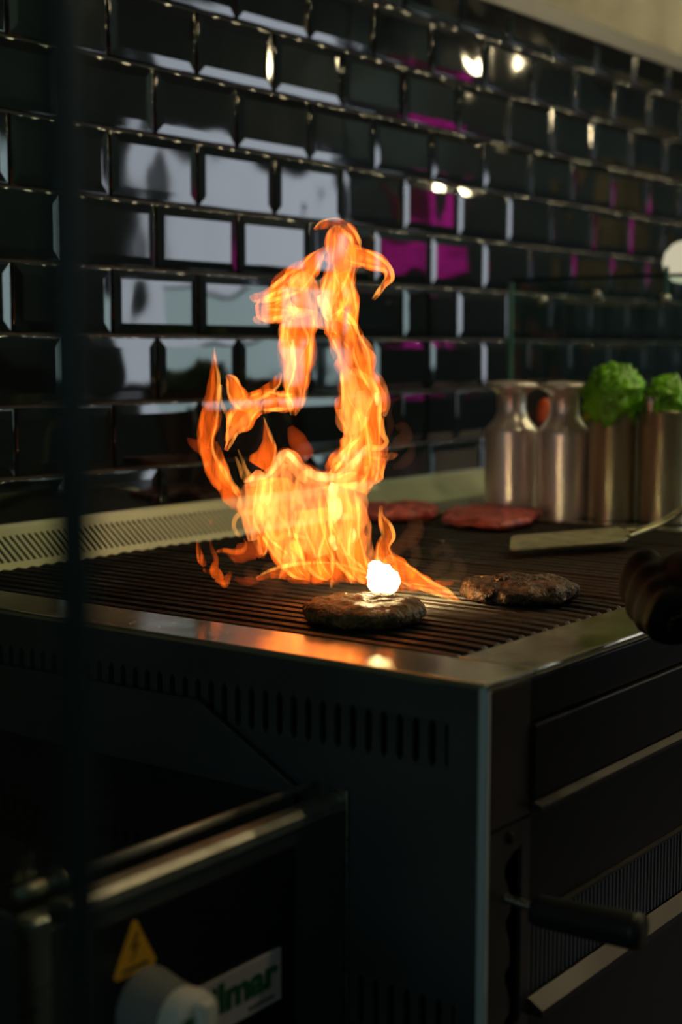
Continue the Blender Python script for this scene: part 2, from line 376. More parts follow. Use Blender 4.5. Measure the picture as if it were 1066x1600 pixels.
# slanted back guard with vent slots, then its plain run
B_ = G
GX0, GX1, GX2 = XL, 1.52, XR
zt_, zb_ = EYE-.1855, EYE-.2240            # top and foot of the slope
yt_, yb_ = -.0085, -.058
sl = Vector((0, yb_-yt_, zb_-zt_)); L_ = sl.length; ang = math.atan2(sl.z, sl.y)
def strip(name, s0, s1, x0, x1):
    a = Vector((0, yt_, zt_)) + sl*s0; b = Vector((0, yt_, zt_)) + sl*s1; nrm = Vector((0, sl.z, -sl.y)).normalized()*-.0015
    return B_(prism(name, M['plainsteel' if name == 'plain_run' else 'creamsteel'], [(a.y, a.z), (b.y, b.z), (b.y+nrm.y, b.z+nrm.z), (a.y+nrm.y, a.z+nrm.z)], 'x', x0, x1))
strip('upper_flange', 0, .20, GX0, GX2); strip('lower_flange', .80, 1, GX0, GX2); strip('plain_run', .2, .8, GX1, GX2)
B_(boxo('top_lip', M['creamsteel'], GX0, GX2, -.009, -.0065, zt_-.001, zt_+.003))
B_(boxo('foot_lip', M['creamsteel'], GX0, GX2, yb_-.006, yb_+.001, zb_-.001, zb_+.0012, bevel=.0004))
a = Vector((0, yt_, zt_)) + sl*.5
bm = bmesh.new(); box(bm, -.0022, .0022, -L_*.3, L_*.3, -.0008, .0008)
bmesh.ops.recalc_face_normals(bm, faces=bm.faces[:]); fin = bpy.data.meshes.new('guard_bar'); bm.to_mesh(fin); bm.free(); fin.materials.append(M['creamsteel'])
x = GX0+.004
while x < GX1-.002:
    o = link('guard_bar', fin, None, None, (x, a.y, a.z)); o.rotation_euler = (ang, 0, 0); B_(o); x += .0086
strip('slot_backing', .2, .8, GX0, GX1); 
bk = [o for o in g.children if o.name.startswith('slot_backing')][0]; bk.data.materials.clear(); bk.data.materials.append(M['hole'])
bk.location = (0, .006, -.006)

# cast grates: bars run from the wall to the front rim, with toothed ends
def grate(x0, n, label):
    t = empty('grill_grate', (x0, -.37, GR), label, 'grate', 'cast iron grates')
    bm = bmesh.new(); P = .0183; y0, y1 = -.2975, .292
    # V-ridge bar, a little proud, sloping to a drip groove at the front
    prof = [(-.0050, -.020), (-.0062, -.006), (-.0040, -.0012), (0, 0), (.0040, -.0012), (.0062, -.006), (.0050, -.020)]
    ys = [y0, y0+.004, y0+.03, -.1, .1, y1-.01, y1]; hz = [-.006, -.001, 0, 0, 0, 0, -.004]
    rings = [[bm.verts.new((a, y, b+h)) for a, b in prof] for y, h in zip(ys, hz)]
    for A, Bq in zip(rings, rings[1:]):
        for i in range(len(prof)): bm.faces.new((A[i], A[(i+1)%7], Bq[(i+1)%7], Bq[i]))
    bm.faces.new(rings[0]); bm.faces.new(rings[-1])
    bmesh.ops.recalc_face_normals(bm, faces=bm.faces[:])
    me = bpy.data.meshes.new('grate_bar'); bm.to_mesh(me); bm.free(); me.materials.append(M['iron'])
    for i in range(n):
        o = link('grate_bar', me, None, t, (.009 + i*P, 0, random.uniform(-.0006, .0006)))
    for y in (y0+.004, -.09, .10, y1-.012):
        boxo('cross_bar', M['iron'], .001, .006+(n-1)*P+.008, y, y+.009, -.024, -.010, t)
    # teeth between the bar ends
    bm = bmesh.new()
    for i in range(n-1):
        x = .009+(i+.5)*P; box(bm, x-.0028, x+.0028, y0-.001, y0+.010, -.014, -.0045)
    done(bm, 'teeth', M['iron'], t, bevel=0)['kind'] = 'stuff'
    return t
random.seed(11)
grate(.880, 22, 'left cast iron grill grate, under the flames and grilled patties')
grate(1.284, 21, 'right cast iron grill grate, under the raw meat and spatula')

# ================================================================== FOOD
def patty(name, r, h, m, loc, seed, label, cat, squash=1.0, rim=.5, amp=.004, rz=0, ragged=0):
    bm = bmesh.new(); seg, rows = 72, 30; rings = []
    for j in range(rows+1):
        t = -math.pi/2 + math.pi*j/rows
        e = .45
        cr = abs(math.cos(t))**e if j not in (0, rows) else 0
        cz = math.copysign(abs(math.sin(t))**.8, math.sin(t))
        ring = []
        for i in range(seg if cr else 1):
            a = 2*math.pi*i/seg
            rr = r*cr*(1 + ragged*noise.noise(Vector((math.cos(a)*1.3+seed, math.sin(a)*1.3, 0))) + ragged*.5*noise.noise(Vector((math.cos(a)*3+seed, math.sin(a)*3, 2))))
            p = Vector((rr*math.cos(a), rr*math.sin(a)*squash, h/2 + h/2*cz))
            nz = noise.noise(p*70+Vector((seed,)*3))*amp + noise.noise(p*200+Vector((seed,)*3))*amp*.45
            d = Vector((math.cos(a)*cr, math.sin(a)*cr, cz)).normalized()
            p += d*nz
            if p.z < 0: p.z = 0
            ring.append(bm.verts.new(p))
        rings.append(ring)
    for A, Bq in zip(rings, rings[1:]):
        for i in range(seg):
            j = (i+1) % seg
            if len(A) == 1: bm.faces.new((A[0], Bq[i], Bq[j]))
            elif len(Bq) == 1: bm.faces.new((A[i], Bq[0], A[j]))
            else: bm.faces.new((A[i], Bq[i], Bq[j], A[j]))
    o = done(bm, name, m, None, loc, smooth=True); o.rotation_euler[2] = rz
    return tag(o, label, cat)
patty('burger_patty', .0495, .0185, M['patty'], (.949, -.538, GR-.0008), 3.1, 'browned burger patty with the white-hot flame on it, nearest the front corner', 'patty', amp=.003)
patty('burger_patty', .0515, .0185, M['charpatty'], (1.1186, -.581, GR-.0008), 8.4, 'charred burger patty right of the flames, its left edge glowing', 'patty', amp=.0045)
o = patty('meat_crumb', .0065, .006, M['charpatty'], (1.106, -.572, GR+.0165), 1.4, 'small browned meat crumb on top of the charred patty', 'meat', amp=.002)
patty('meat_crumb', .005, .005, M['patty'], (1.395, -.320, GR-.0006), 5.4, 'small pale crumb on the grate between raw meat and charred patty', 'meat', amp=.002)
patty('raw_meat_patty', .062, .020, M['raw'], (1.565, -.135, GR-.0008), 2.2, 'raw red minced patty farther back, half hidden by the flames', 'patty', amp=.004, ragged=.25, squash=.9)
patty('raw_meat_patty', .086, .018, M['raw'], (1.600, -.262, GR-.0008), 9.7, 'raw red minced patty in front of the steel shaker bottles', 'patty', amp=.004, ragged=.35, squash=.75, rz=R(20))

# ================================================================== SPATULA
sp = empty('spatula', (1.43, -.465, GR+.012), 'steel spatula lying flat on the grate behind the charred patty', 'spatula')
def SP(o): o.parent = sp; o.matrix_parent_inverse = Matrix.Translation((-1.43, .465, -(GR+.012))); return o
FL, BL, FR_, BR = Vector((1.335,-.4445,EYE-.2068)), Vector((1.392,-.4125,EYE-.200)), Vector((1.462,-.5235,EYE-.2035)), Vector((1.528,-.484,EYE-.1975))
bm = bmesh.new(); top = []; bot = []
outl = []
for t in (0, .04, .08, .5, .9, 1.0):
    for side in (0, 1):
        pass
def q(s, t): return (FL*(1-s)+BL*s)*(1-t) + (FR_*(1-s)+BR*s)*t
ol = [(.12,0),(.03,.02),(0,.06),(0,.92),(.25,.985),(.42,1.0),(.58,1.0),(.75,.985),(1,.92),(1,.06),(.97,.02),(.88,0)]
A = [bm.verts.new(q(s,t)+Vector((0,0,.0012))) for s,t in ol]; Bv = [bm.verts.new(q(s,t)-Vector((0,0,.0012))) for s,t in ol]
bm.faces.new(A); bm.faces.new(Bv[::-1])
for i in range(len(ol)): bm.faces.new((A[i], A[(i+1)%len(ol)], Bv[(i+1)%len(ol)], Bv[i]))
SP(done(bm, 'blade', M['spatula'], bevel=.0006))
nk = q(.5, .97)
SP(tube('neck', M['spatula'], [q(.25,.97)+Vector((0,0,.001)), q(.42,1.1)+Vector((0,0,.003)), (1.531,-.5235,EYE-.192), (1.560,-.5425,EYE-.176)], [.0022,.0026,.0030,.0032], seg=10))
SP(tube('neck', M['spatula'], [q(.75,.97)+Vector((0,0,.001)), q(.58,1.1)+Vector((0,0,.003)), (1.533,-.5215,EYE-.189), (1.560,-.540,EYE-.172)], [.0022,.0026,.0030,.0032], seg=10))
SP(tube('handle', M['spatula'], [(1.548,-.534,EYE-.182), (1.60,-.5625,EYE-.150), (1.68,-.607,EYE-.100), (1.76,-.652,EYE-.052)], [.0036,.0052,.0065,.006], seg=14))

# ================================================================== COUNTER AND THINGS ON IT
ct = empty('worktop', (2.6, -.37, 0), 'dark worktop beyond the grill, carrying the steel bottles and pots', 'worktop')
def C_(o): o.parent = ct; o.matrix_parent_inverse = Matrix.Translation((-2.6, .37, 0)); return o
ZC = EYE-.2175
for s0, s1 in ((0, 1),):
    a_ = Vector((0, yt_, zt_)); b_ = a_ + sl
    C_(prism('upstand', M['plainsteel'], [(a_.y, a_.z), (b_.y, b_.z), (b_.y+.0015, b_.z-.0015), (a_.y+.0015, a_.z-.0015)], 'x', XR+.001, 2.4))
    C_(boxo('top_lip', M['plainsteel'], XR+.001, 2.4, -.009, -.0065, zt_-.001, zt_+.003))
    C_(prism('upstand_end', M['creamsteel'], [(a_.y, a_.z), (b_.y, b_.z), (a_.y, b_.z)], 'x', 2.398, 2.4))
C_(boxo('top', M['counter'], XR+.002, 3.6, -.74, -.011, ZC-.04, ZC, bevel=.002)); C_(boxo('base', M['black'], XR+.01, 3.58, -.70, -.02, 0, ZC-.041))
def shaker(x, y, label):
    t = empty('shaker_bottle', (x, y, ZC), label, 'bottle', None)
    lathe('body', M['bottle'], [(0,0),(.0335,0),(.035,.0015),(.0350,.108),(.0346,.113),(.0325,.117),(.0290,.1205),(.0235,.1275),(.0205,.134),(.0190,.140),(.0190,.158),(.0205,.162)], t)
    lathe('lid', M['bottle'], [(.0205,.1615),(.0250,.1655),(.0325,.1690),(.0340,.1705),(.0340,.1735),(.0325,.1755),(.0200,.1775),(0,.1785)], t, cap=False)
    return t
shaker(1.725, -.2165, 'spun steel milk-can shaker bottle with wide lid, left of the pair')
shaker(1.732, -.2915, 'spun steel milk-can shaker bottle with wide lid, beside the steel pots')
def pot(x, y, label):
    t = empty('steel_pot', (x, y, ZC), label, 'pot')
    r = .0312; h = .143
    lathe('body', M['pot'], [(0,0),(r-.002,0),(r,.002),(r,h-.003),(r+.0008,h-.001),(r,h),(r-.0012,h),(r-.0016,h-.004),(r-.0016,.003),(0,.003)], t, cap=False)
    return t
pot(1.7400, -.3585, 'steel pot holding the large green lettuce beside the shaker bottles'); pot(1.7530, -.4230, 'steel pot at the right edge holding lettuce and a ladle')
def leaf(t, seed, r, d, m, name='leaf', ang=52):
    """one ruffled leaf: a patch of a ball of radius r about direction d, its border flaring out and crinkled"""
    d = d.normalized(); e1 = d.orthogonal().normalized(); e2 = d.cross(e1); bm = bmesh.new(); nr, na = 8, 34; rings = []
    for i in range(nr+1):
        q = i/nr; ring = []
        for j in range(na if i else 1):
            a = 2*math.pi*j/na; th = R(ang)*q*(1 + .22*noise.noise(Vector((math.cos(a)*1.5+seed, math.sin(a)*1.5, seed))))
            p = d*math.cos(th) + (e1*math.cos(a) + e2*math.sin(a))*math.sin(th)
            rr = r*(1 + .10*q*q + q*q*.34*noise.noise(Vector((math.cos(a)*5+seed, math.sin(a)*5, q*2))) + .05*noise.noise(p*5+Vector((seed,)*3)))
            ring.append(bm.verts.new(p*rr))
        rings.append(ring)
    for A, Bq in zip(rings, rings[1:]):
        for j in range(na):
            k = (j+1) % na
            if len(A) == 1: bm.faces.new((A[0], Bq[j], Bq[k]))
            else: bm.faces.new((A[j], Bq[j], Bq[k], A[k]))
    o = done(bm, name, m, t, smooth=True); md = o.modifiers.new('thick','SOLIDIFY'); md.thickness = .0008
    return o
def lettuce(x, y, z, r, n, seed, label):
    random.seed(seed); t = empty('lettuce', (x,y,z), label, 'vegetable')
    for i in range(n):
        zz = 1 - 1.05*(i+.5)/n; a = i*2.399+seed; q = math.sqrt(max(0, 1-zz*zz))
        leaf(t, seed+i*1.7, r*random.uniform(.72, .98), Vector((q*math.cos(a), q*math.sin(a), zz+.15)), M['lettuce'], ang=random.uniform(34,52)).scale = (.80,.74,.92)
    return t
lt = lettuce(1.7400, -.3600, EYE-.066, .053, 20, 5, 'large bright green lettuce heaped in the left steel pot')
yl = leaf(lt, 3.3, .030, Vector((-.7,.7,.2)), M['yleaf'], 'pale_leaf', 40); yl['label'] = 'yellowish outer leaf'; yl.location = (-.004,.006,-.006)
lettuce(1.7555, -.4260, EYE-.070, .043, 16, 9, 'smaller green lettuce in the steel pot at the right edge')
ld = empty('ladle', (1.733, -.4155, EYE-.16), 'steel ladle handle with rounded grey end standing in the right pot', 'ladle')
tube('handle', M['steel'], [(0,0,-.04),(0,0,.03),(0,0,.092),(0,0,.102),(0,0,.104)], [.004,.006,.0125,.0115,.006], ld, seg=18)
sb = empty('fire_reflection_bottle', (1.800, -.2250, ZC), 'red and orange bottle shape standing in for a fire reflection behind the shaker bottles', 'bottle')  # made-up bottle shape in place of the orange fire reflection
lathe('body', M['red'], [(0,0),(.014,0),(.015,.002),(.015,.100),(.013,.112),(.008,.122),(.008,.126)], sb, cap=False)
lathe('cap', M['orange'], [(.0098,.122),(.0100,.140),(.008,.148),(.004,.153),(0,.154)], sb, cap=False)

# glass partition standing across the worktop
gpn = empty('glass_partition', (1.95, -.3, ZC), 'clear glass partition with green edges behind the bottles and pots', 'partition')
def GP(o): o.parent = gpn; o.matrix_parent_inverse = Matrix.Translation((-1.95, .3, -ZC)); return o
ZG = EYE+.103
GP(boxo('pane', M['glass'], 1.946, 1.954, -.62, -.084, ZC+.001, ZG))
GP(boxo('edge', M['glassedge'], 1.9445, 1.9555, -.0835, -.0785, ZC+.001, ZG+.003)); GP(boxo('edge', M['glassdark'], 1.9445, 1.9555, -.62, -.0835, ZG, ZG+.0045))
for (y, z) in ((-.1404, EYE+.0737), (-.229, EYE+.0794), (-.3349, EYE+.0718)):  # steel balls stand in for lamp reflections in the glass
    bm = bmesh.new(); bmesh.ops.create_uvsphere(bm, u_segments=20, v_segments=12, radius=.0085)
    GP(done(bm, 'lamp_glint_ball', M['steel'], None, (1.9365, y, z), smooth=True))
GP(boxo('clip', M['glassedge'], 1.938, 1.9442, -.3375, -.3325, EYE+.0785, ZG+.014, bevel=.001))
gl = empty('globe_lamp', (2.05, -.312, EYE+.128), 'cream glowing globe lamp at the right edge above the glass partition', 'lamp')
lathe('globe', M['globe'], [(0,-.030),(.016,-.027),(.027,-.015),(.031,0),(.028,.014),(.018,.026),(.008,.031),(0,.031)], gl, cap=False)
tube('cord', M['black'], [(0,0,.03),(0,0,2.75-EYE-.128)], .002, gl, seg=6, n=1)

# ================================================================== FRYER beside the grill (foreground, left)
f = empty('fryer', (.67, -.32, 0), 'black countertop fryer cabinet with steel rail, warning triangle and white knob', 'fryer')
def Fp(o): o.parent = f; o.matrix_parent_inverse = Matrix.Translation((-.67, .32, 0)); return o
FZ = EYE-.306; YA = -.62
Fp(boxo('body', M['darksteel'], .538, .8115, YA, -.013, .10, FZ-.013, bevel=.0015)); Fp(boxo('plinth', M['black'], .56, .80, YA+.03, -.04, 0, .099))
Fp(boxo('left_edge_highlight', M['steel'], .5235, .5375, YA-.004, YA+.012, .10, FZ-.004, bevel=.003, seg=3))  # lighter steel strip in place of the highlight on the rounded edge
Fp(boxo('top_plate', M['gloss'], .543, .803, -.588, -.02, FZ-.0125, FZ-.011))
Fp(tube('front_rail', M['railsteel'], [(.545,-.5955,FZ+.001), (.803,-.5955,FZ+.001)], .0032, seg=14, n=1))
Fp(tube('front_rail_sleeve', M['railsteel'], [(.537,-.5955,FZ+.001), (.556,-.5955,FZ+.001)], .0045, seg=14, n=1))
Fp(tube('front_rail_collar', M['railsteel'], [(.5680,-.5955,FZ+.001), (.5705,-.5955,FZ+.001)], .0052, seg=14, n=1))
Fp(prism('front_lip', M['railsteel'], [(-.602,FZ-.012),(-.602,FZ-.0055),(-.608,FZ-.0035),(-.617,FZ-.0035),(-.6215,FZ-.007),(-.6215,FZ-.013)], 'x', .553, .8115, bevel=0))
Fp(boxo('lip_end', M['railsteel'], .5515, .5585, YA-.004, YA+.001, FZ-.030, FZ-.0045, bevel=.001))
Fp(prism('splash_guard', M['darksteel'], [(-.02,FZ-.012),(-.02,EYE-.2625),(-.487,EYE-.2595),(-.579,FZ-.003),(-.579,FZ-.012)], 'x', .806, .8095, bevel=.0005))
Fp(boxo('control_panel', M['blackpanel'], .5705, .755, YA-.0025, YA-.0002, .35, EYE-.330, bevel=.0006))
Fp(boxo('panel_post', M['darksteel'], .5655, .5700, YA-.004, YA-.0002, .35, EYE-.318, bevel=.0008))
Fp(boxo('right_edge', M['steel'], .8118, .8138, YA-.003, YA+.012, .10, FZ+.0003, bevel=.0006))
# warning triangle: yellow plate, black bolt sign
wt = prism('warning_sticker', M['yellow'], [(.5845,EYE-.3625),(.5865,EYE-.3655),(.6175,EYE-.3655),(.6195,EYE-.3625),(.6035,EYE-.3335),(.6005,EYE-.3335)], 'y', YA-.0032, YA-.0026); Fp(wt); wt['label'] = 'yellow triangular warning sticker'
def child(o, p): o.parent = p; o.matrix_parent_inverse = p.matrix_world.inverted(); return o
bm = bmesh.new()
def pl(bm, pts, y):
    bm.faces.new([bm.verts.new((a, y, b)) for a, b in pts])
def sub(name, m, pts_list, y0, y1, parent):
    bm = bmesh.new()
    for pts in pts_list:
        A = [bm.verts.new((a, y0, b)) for a, b in pts]; Bq = [bm.verts.new((a, y1, b)) for a, b in pts]; n = len(pts)
        bm.faces.new(A); bm.faces.new(Bq[::-1])
        for i in range(n): bm.faces.new((A[i], A[(i+1)%n], Bq[(i+1)%n], Bq[i]))
    o = done(bm, name, m); o.parent = parent; return o
bm.free()
M['amber'] = mat('amber print', (.32,.14,.008), .5)
sub('bolt_print', M['blackprint'], [[(.590,EYE-.3625),(.614,EYE-.3625),(.612,EYE-.3608),(.592,EYE-.3608)]], YA-.0036, YA-.0033, wt)
sub('bolt_print', M['amber'], [[(.6030,EYE-.340),(.5975,EYE-.350),(.6015,EYE-.350),(.5985,EYE-.358),(.6065,EYE-.3475),(.6025,EYE-.3475),(.6055,EYE-.341)]], YA-.0036, YA-.0033, wt)
lp = boxo('logo_plate', M['label'], .648, .7365, YA-.0045, YA-.0028, EYE-.4295, EYE-.3935, bevel=.0006); Fp(lp); lp['label'] = 'pale name plate with green lettering'
def text(name, s, size, x, z, m, parent, bold=.0006, sc=1.0):
    c = bpy.data.curves.new(name, 'FONT'); c.body = s; c.size = size; c.extrude = .0003; c.offset = bold; c.align_x = 'RIGHT'
    o = bpy.data.objects.new(name, c); COL.objects.link(o); dg = bpy.context.evaluated_depsgraph_get()
    me = bpy.data.meshes.new_from_object(o.evaluated_get(dg)); bpy.data.objects.remove(o)
    o = link(name, me, None); me.materials.clear(); me.materials.append(m)
    me.transform(Matrix.Translation((x, YA-.0049, z)) @ Matrix.Rotation(R(90), 4, 'X') @ Matrix.Diagonal((sc,1,1,1)))
    o.parent = parent; return o
text('lettering', 'Silmar', .0265, .7315, EYE-.4165, M['green'], lp, .0009, 1.22)
sub('print_line', M['greyplastic'], [[(.703,EYE-.4255),(.7290,EYE-.4255),(.7290,EYE-.4228),(.703,EYE-.4228)]], YA-.0052, YA-.0046, lp)
# rotary knob
kx, kz = .610, EYE-.3890
kb = lathe('knob_bezel', M['greyplastic'], [(.0245,0),(.024,.005),(.022,.014),(.020,.027),(0,.027)], None, (kx, YA-.0026, kz), rot=(R(90),0,0), cap=False); Fp(kb)
kn = lathe('knob', M['white'], [(.0175,.0),(.0195,.002),(.0202,.010),(.0195,.015),(.0165,.0175),(0,.0180)], None, (kx, YA-.0290, kz), rot=(R(90),0,0), cap=False); Fp(kn); kn['label'] = 'white rotary knob cap'
kg = boxo('grip_bar', M['white'], kx-.0055, kx+.0055, YA-.055, YA-.0465, kz-.0165, kz+.0165, bevel=.003, seg=3); kg.parent = kn; kg.matrix_parent_inverse = (Matrix.Translation((kx, YA-.029, kz)) @ Matrix.Rotation(R(90),4,'X')).inverted()
ki = boxo('indicator', M['green'], kx-.0145, kx-.0070, YA-.0482, YA-.0468, kz-.010, kz+.008, bevel=.0005); ki.parent = kn; ki.matrix_parent_inverse = kg.matrix_parent_inverse.copy()

# ================================================================== near glass guard (its edge is the dark band at the left)
gg = empty('glass_guard', (.27, -.4, EYE-.45), 'clear glass guard of the serving counter, its dark edge blurred at the left', 'glass')
def GG(o): o.parent = gg; o.matrix_parent_inverse = Matrix.Translation((-.27, .4, -(EYE-.45))); return o
GG(boxo('pane', M['glass'], .267, .273, -.930, -.02, EYE-.40, EYE+.60)); GG(boxo('edge', M['glassdark'], .2665, .2735, -.940, -.9305, EYE-.40, EYE+.60, bevel=.001))
GG(boxo('foot_channel', M['steel'], .255, .285, -.94, -.02, EYE-.44, EYE-.401, bevel=.002)); GG(boxo('support', M['black'], .25, .29, -.94, -.02, 0, EYE-.4405))

# ================================================================== PERSON at the grill, mostly outside the frame
def skin_body(name, m, pts, edges, parent=None, sub=2):
    """pts: list of (x,y,z,rx,ry); edges; root is point 0"""
    me = bpy.data.meshes.new(name); me.from_pydata([p[:3] for p in pts], edges, [])
    o = link(name, me, m, parent); md = o.modifiers.new('skin', 'SKIN'); md.use_smooth_shade = True
    for v, p in zip(me.skin_vertices[0].data, pts): v.radius = (p[3], p[4] if len(p) > 4 else p[3]); v.use_root = False
    me.skin_vertices[0].data[0].use_root = True
    s = o.modifiers.new('sub', 'SUBSURF'); s.levels = sub; s.render_levels = sub
    dg = bpy.context.evaluated_depsgraph_get(); m2 = bpy.data.meshes.new_from_object(o.evaluated_get(dg))
    o.modifiers.clear(); o.data = m2
    if not m2.materials: m2.materials.append(m)
    for p in m2.polygons: p.use_smooth = True
    return o
PX, PY = 1.42, -1.17
pr = empty('person', (PX, PY, 0), 'person in black clothes and black gloves standing at the grill, holding the spatula', 'person')
def P_(o): o.parent = pr; o.matrix_parent_inverse = Matrix.Translation((-PX, -PY, 0)); return o
hL = Vector((1.060, -.800, EYE-.185)); hR = Vector((1.725, -.655, EYE-.070))
sL = Vector((PX-.19, PY-.0, 1.43)); sR = Vector((PX+.19, PY-.0, 1.43)); eL = Vector((1.205, -1.07, 1.13)); eR = Vector((1.70, -.97, 1.12))
wL = hL + (eL-hL).normalized()*.055; wR = hR + (eR-hR).normalized()*.055
pts = [(PX,PY,.98,.15,.11),(PX,PY,1.12,.135,.10),(PX,PY,1.28,.155,.115),(PX,PY,1.40,.13,.10),(PX,PY,1.47,.07,.07),(PX,PY+.01,1.53,.052,.055),
       (*sL,.065,.065),(*eL,.047,.047),(*((eL+wL)/2),.042,.042),(*wL,.032,.032),(*sR,.065,.065),(*eR,.047,.047),(*((eR+wR)/2),.042,.042),(*wR,.032,.032),
       (PX-.09,PY,.90,.095,.09),(PX-.10,PY+.01,.50,.062,.065),(PX-.10,PY-.01,.12,.045,.05),(PX-.10,PY+.0,.05,.045,.04),(PX-.10,PY+.15,.035,.038,.032),
       (PX+.09,PY,.90,.095,.09),(PX+.10,PY+.01,.50,.062,.065),(PX+.10,PY-.01,.12,.045,.05),(PX+.10,PY+.0,.05,.045,.04),(PX+.10,PY+.15,.035,.038,.032)]
ed = [(0,1),(1,2),(2,3),(3,4),(4,5),(3,6),(6,7),(7,8),(8,9),(3,10),(10,11),(11,12),(12,13),(0,14),(14,15),(15,16),(16,17),(17,18),(0,19),(19,20),(20,21),(21,22),(22,23)]
P_(skin_body('body', M['cloth'], pts, ed))
# head with face, ears and hair
bm = bmesh.new(); bmesh.ops.create_uvsphere(bm, u_segments=48, v_segments=32, radius=1)
for v in bm.verts:
    x, y, z = v.co; x *= .076; y *= .095; z *= .115
    if z < -.02: x *= 1 + (z+.02)*2.6; y = y*(1 + (z+.02)*1.2) + (.012 if y > 0 else 0)*(-z*6)
    if y > 0:
        nose = math.exp(-((x/.011)**2)) * math.exp(-(((z+.012)/.020)**2)); y += .020*nose
        for sx in (-1, 1): y -= .010*math.exp(-(((x-sx*.031)/.015)**2))*math.exp(-(((z-.008)/.011)**2))
        y += .006*math.exp(-((x/.025)**2))*math.exp(-(((z+.050)/.008)**2))
        y -= .004*math.exp(-((x/.022)**2))*math.exp(-(((z+.050)/.0022)**2))
    v.co = (x, y, z)
hd = done(bm, 'head', M['skin'], None, (PX, PY+.02, 1.635), smooth=True); P_(hd); hd.rotation_euler = (R(-22),0,0)
def hp(o): o.parent = hd; return o
for sx in (-1,1):
    bm = bmesh.new(); bmesh.ops.create_uvsphere(bm, u_segments=16, v_segments=10, radius=.012); hp(done(bm, 'eye', M['white'], None, (sx*.031,.075,.008), smooth=True))
    bm = bmesh.new(); bmesh.ops.create_uvsphere(bm, u_segments=16, v_segments=12, radius=1)
    for v in bm.verts: v.co = Vector((v.co.x*.008, v.co.y*.016, v.co.z*.030))
    hp(done(bm, 'ear', M['skin'], None, (sx*.077,-.005,-.005), smooth=True))
bm = bmesh.new(); bmesh.ops.create_uvsphere(bm, u_segments=40, v_segments=28, radius=1)
for v in bm.verts: v.co = Vector((v.co.x*.083, v.co.y*.102, v.co.z*.122)) * (1 + .03*noise.noise(v.co*6))
bmesh.ops.delete(bm, geom=[v for v in bm.verts if v.co.z < .035 - max(0, -v.co.y)*1.1], context='VERTS')
hp(done(bm, 'hair', M['hair'], None, (0,-.004,.004), smooth=True))

def hand(base, wrist, curl_axis, palm_n, name, thumb_side):
    """a closed gloved hand: palm plus five finger chains curled round; base = knuckle centre"""
    d = (base - wrist).normalized(); n = (palm_n - d*palm_n.dot(d)).normalized(); s = d.cross(n).normalized()*thumb_side
    pts = []; ed = []
    palm = wrist.lerp(base, .45)
    pts.append((*palm, .030, .022)); pts.append((*(wrist - d*.015), .031, .031)); ed.append((0,1))
    pts.append((*(base), .036, .020)); ed.append((0,2))
    palm_o = skin_body(name, M['glove'], pts, ed)
    parts = [palm_o]
    for k, (off, ln) in enumerate(((.030,.040),(.010,.045),(-.010,.042),(-.029,.034))):
        k0 = base + s*off - d*.010
        p1 = k0 + d*(.018); p2 = p1 + (d*.35 + n).normalized()*ln*.75; p3 = p2 + (-d*.75 + n*.35).normalized()*ln*.62; p4 = p3 + (-d - n*.45).normalized()*ln*.42
        parts.append(skin_body('finger', M['glove'], [(*k0,.0112),(*p1,.0112),(*p2,.0102),(*p3,.0094),(*p4,.0082)], [(0,1),(1,2),(2,3),(3,4)]))
    t0 = wrist + s*.022 + d*.012; t1 = t0 + (s*.8 + d*.7 + n*.5).normalized()*.030; t2 = t1 + (d*.5 + n*.9 - s*.2).normalized()*.028; t3 = t2 + (d*.3 + n*.5 - s*.8).normalized()*.022
    parts.append(skin_body('thumb', M['glove'], [(*t0,.0145),(*t1,.0130),(*t2,.0112),(*t3,.0095)], [(0,1),(1,2),(2,3)]))
    # one continuous glove: join and remesh
    bm = bmesh.new()
    for o in parts: bm.from_mesh(o.data)
    for o in parts: bpy.data.objects.remove(o)
    o = done(bm, name, M['glove'], smooth=True)
    md = o.modifiers.new('re', 'REMESH'); md.mode = 'VOXEL'; md.voxel_size = .003; md.use_smooth_shade = True
    sm = o.modifiers.new('sm', 'SMOOTH'); sm.iterations = 8
    return o
h1 = hand(hL + Vector((-.048,.036,.018)), wL, None, Vector((.35,.2,-1)), 'glove', -1); P_(h1); h1['label'] = 'black glove hanging beside the grill rim'
h2 = hand(hR, wR, None, Vector((-.5,.2,-1)), 'glove', 1); P_(h2); h2['label'] = 'black glove gripping the spatula handle'

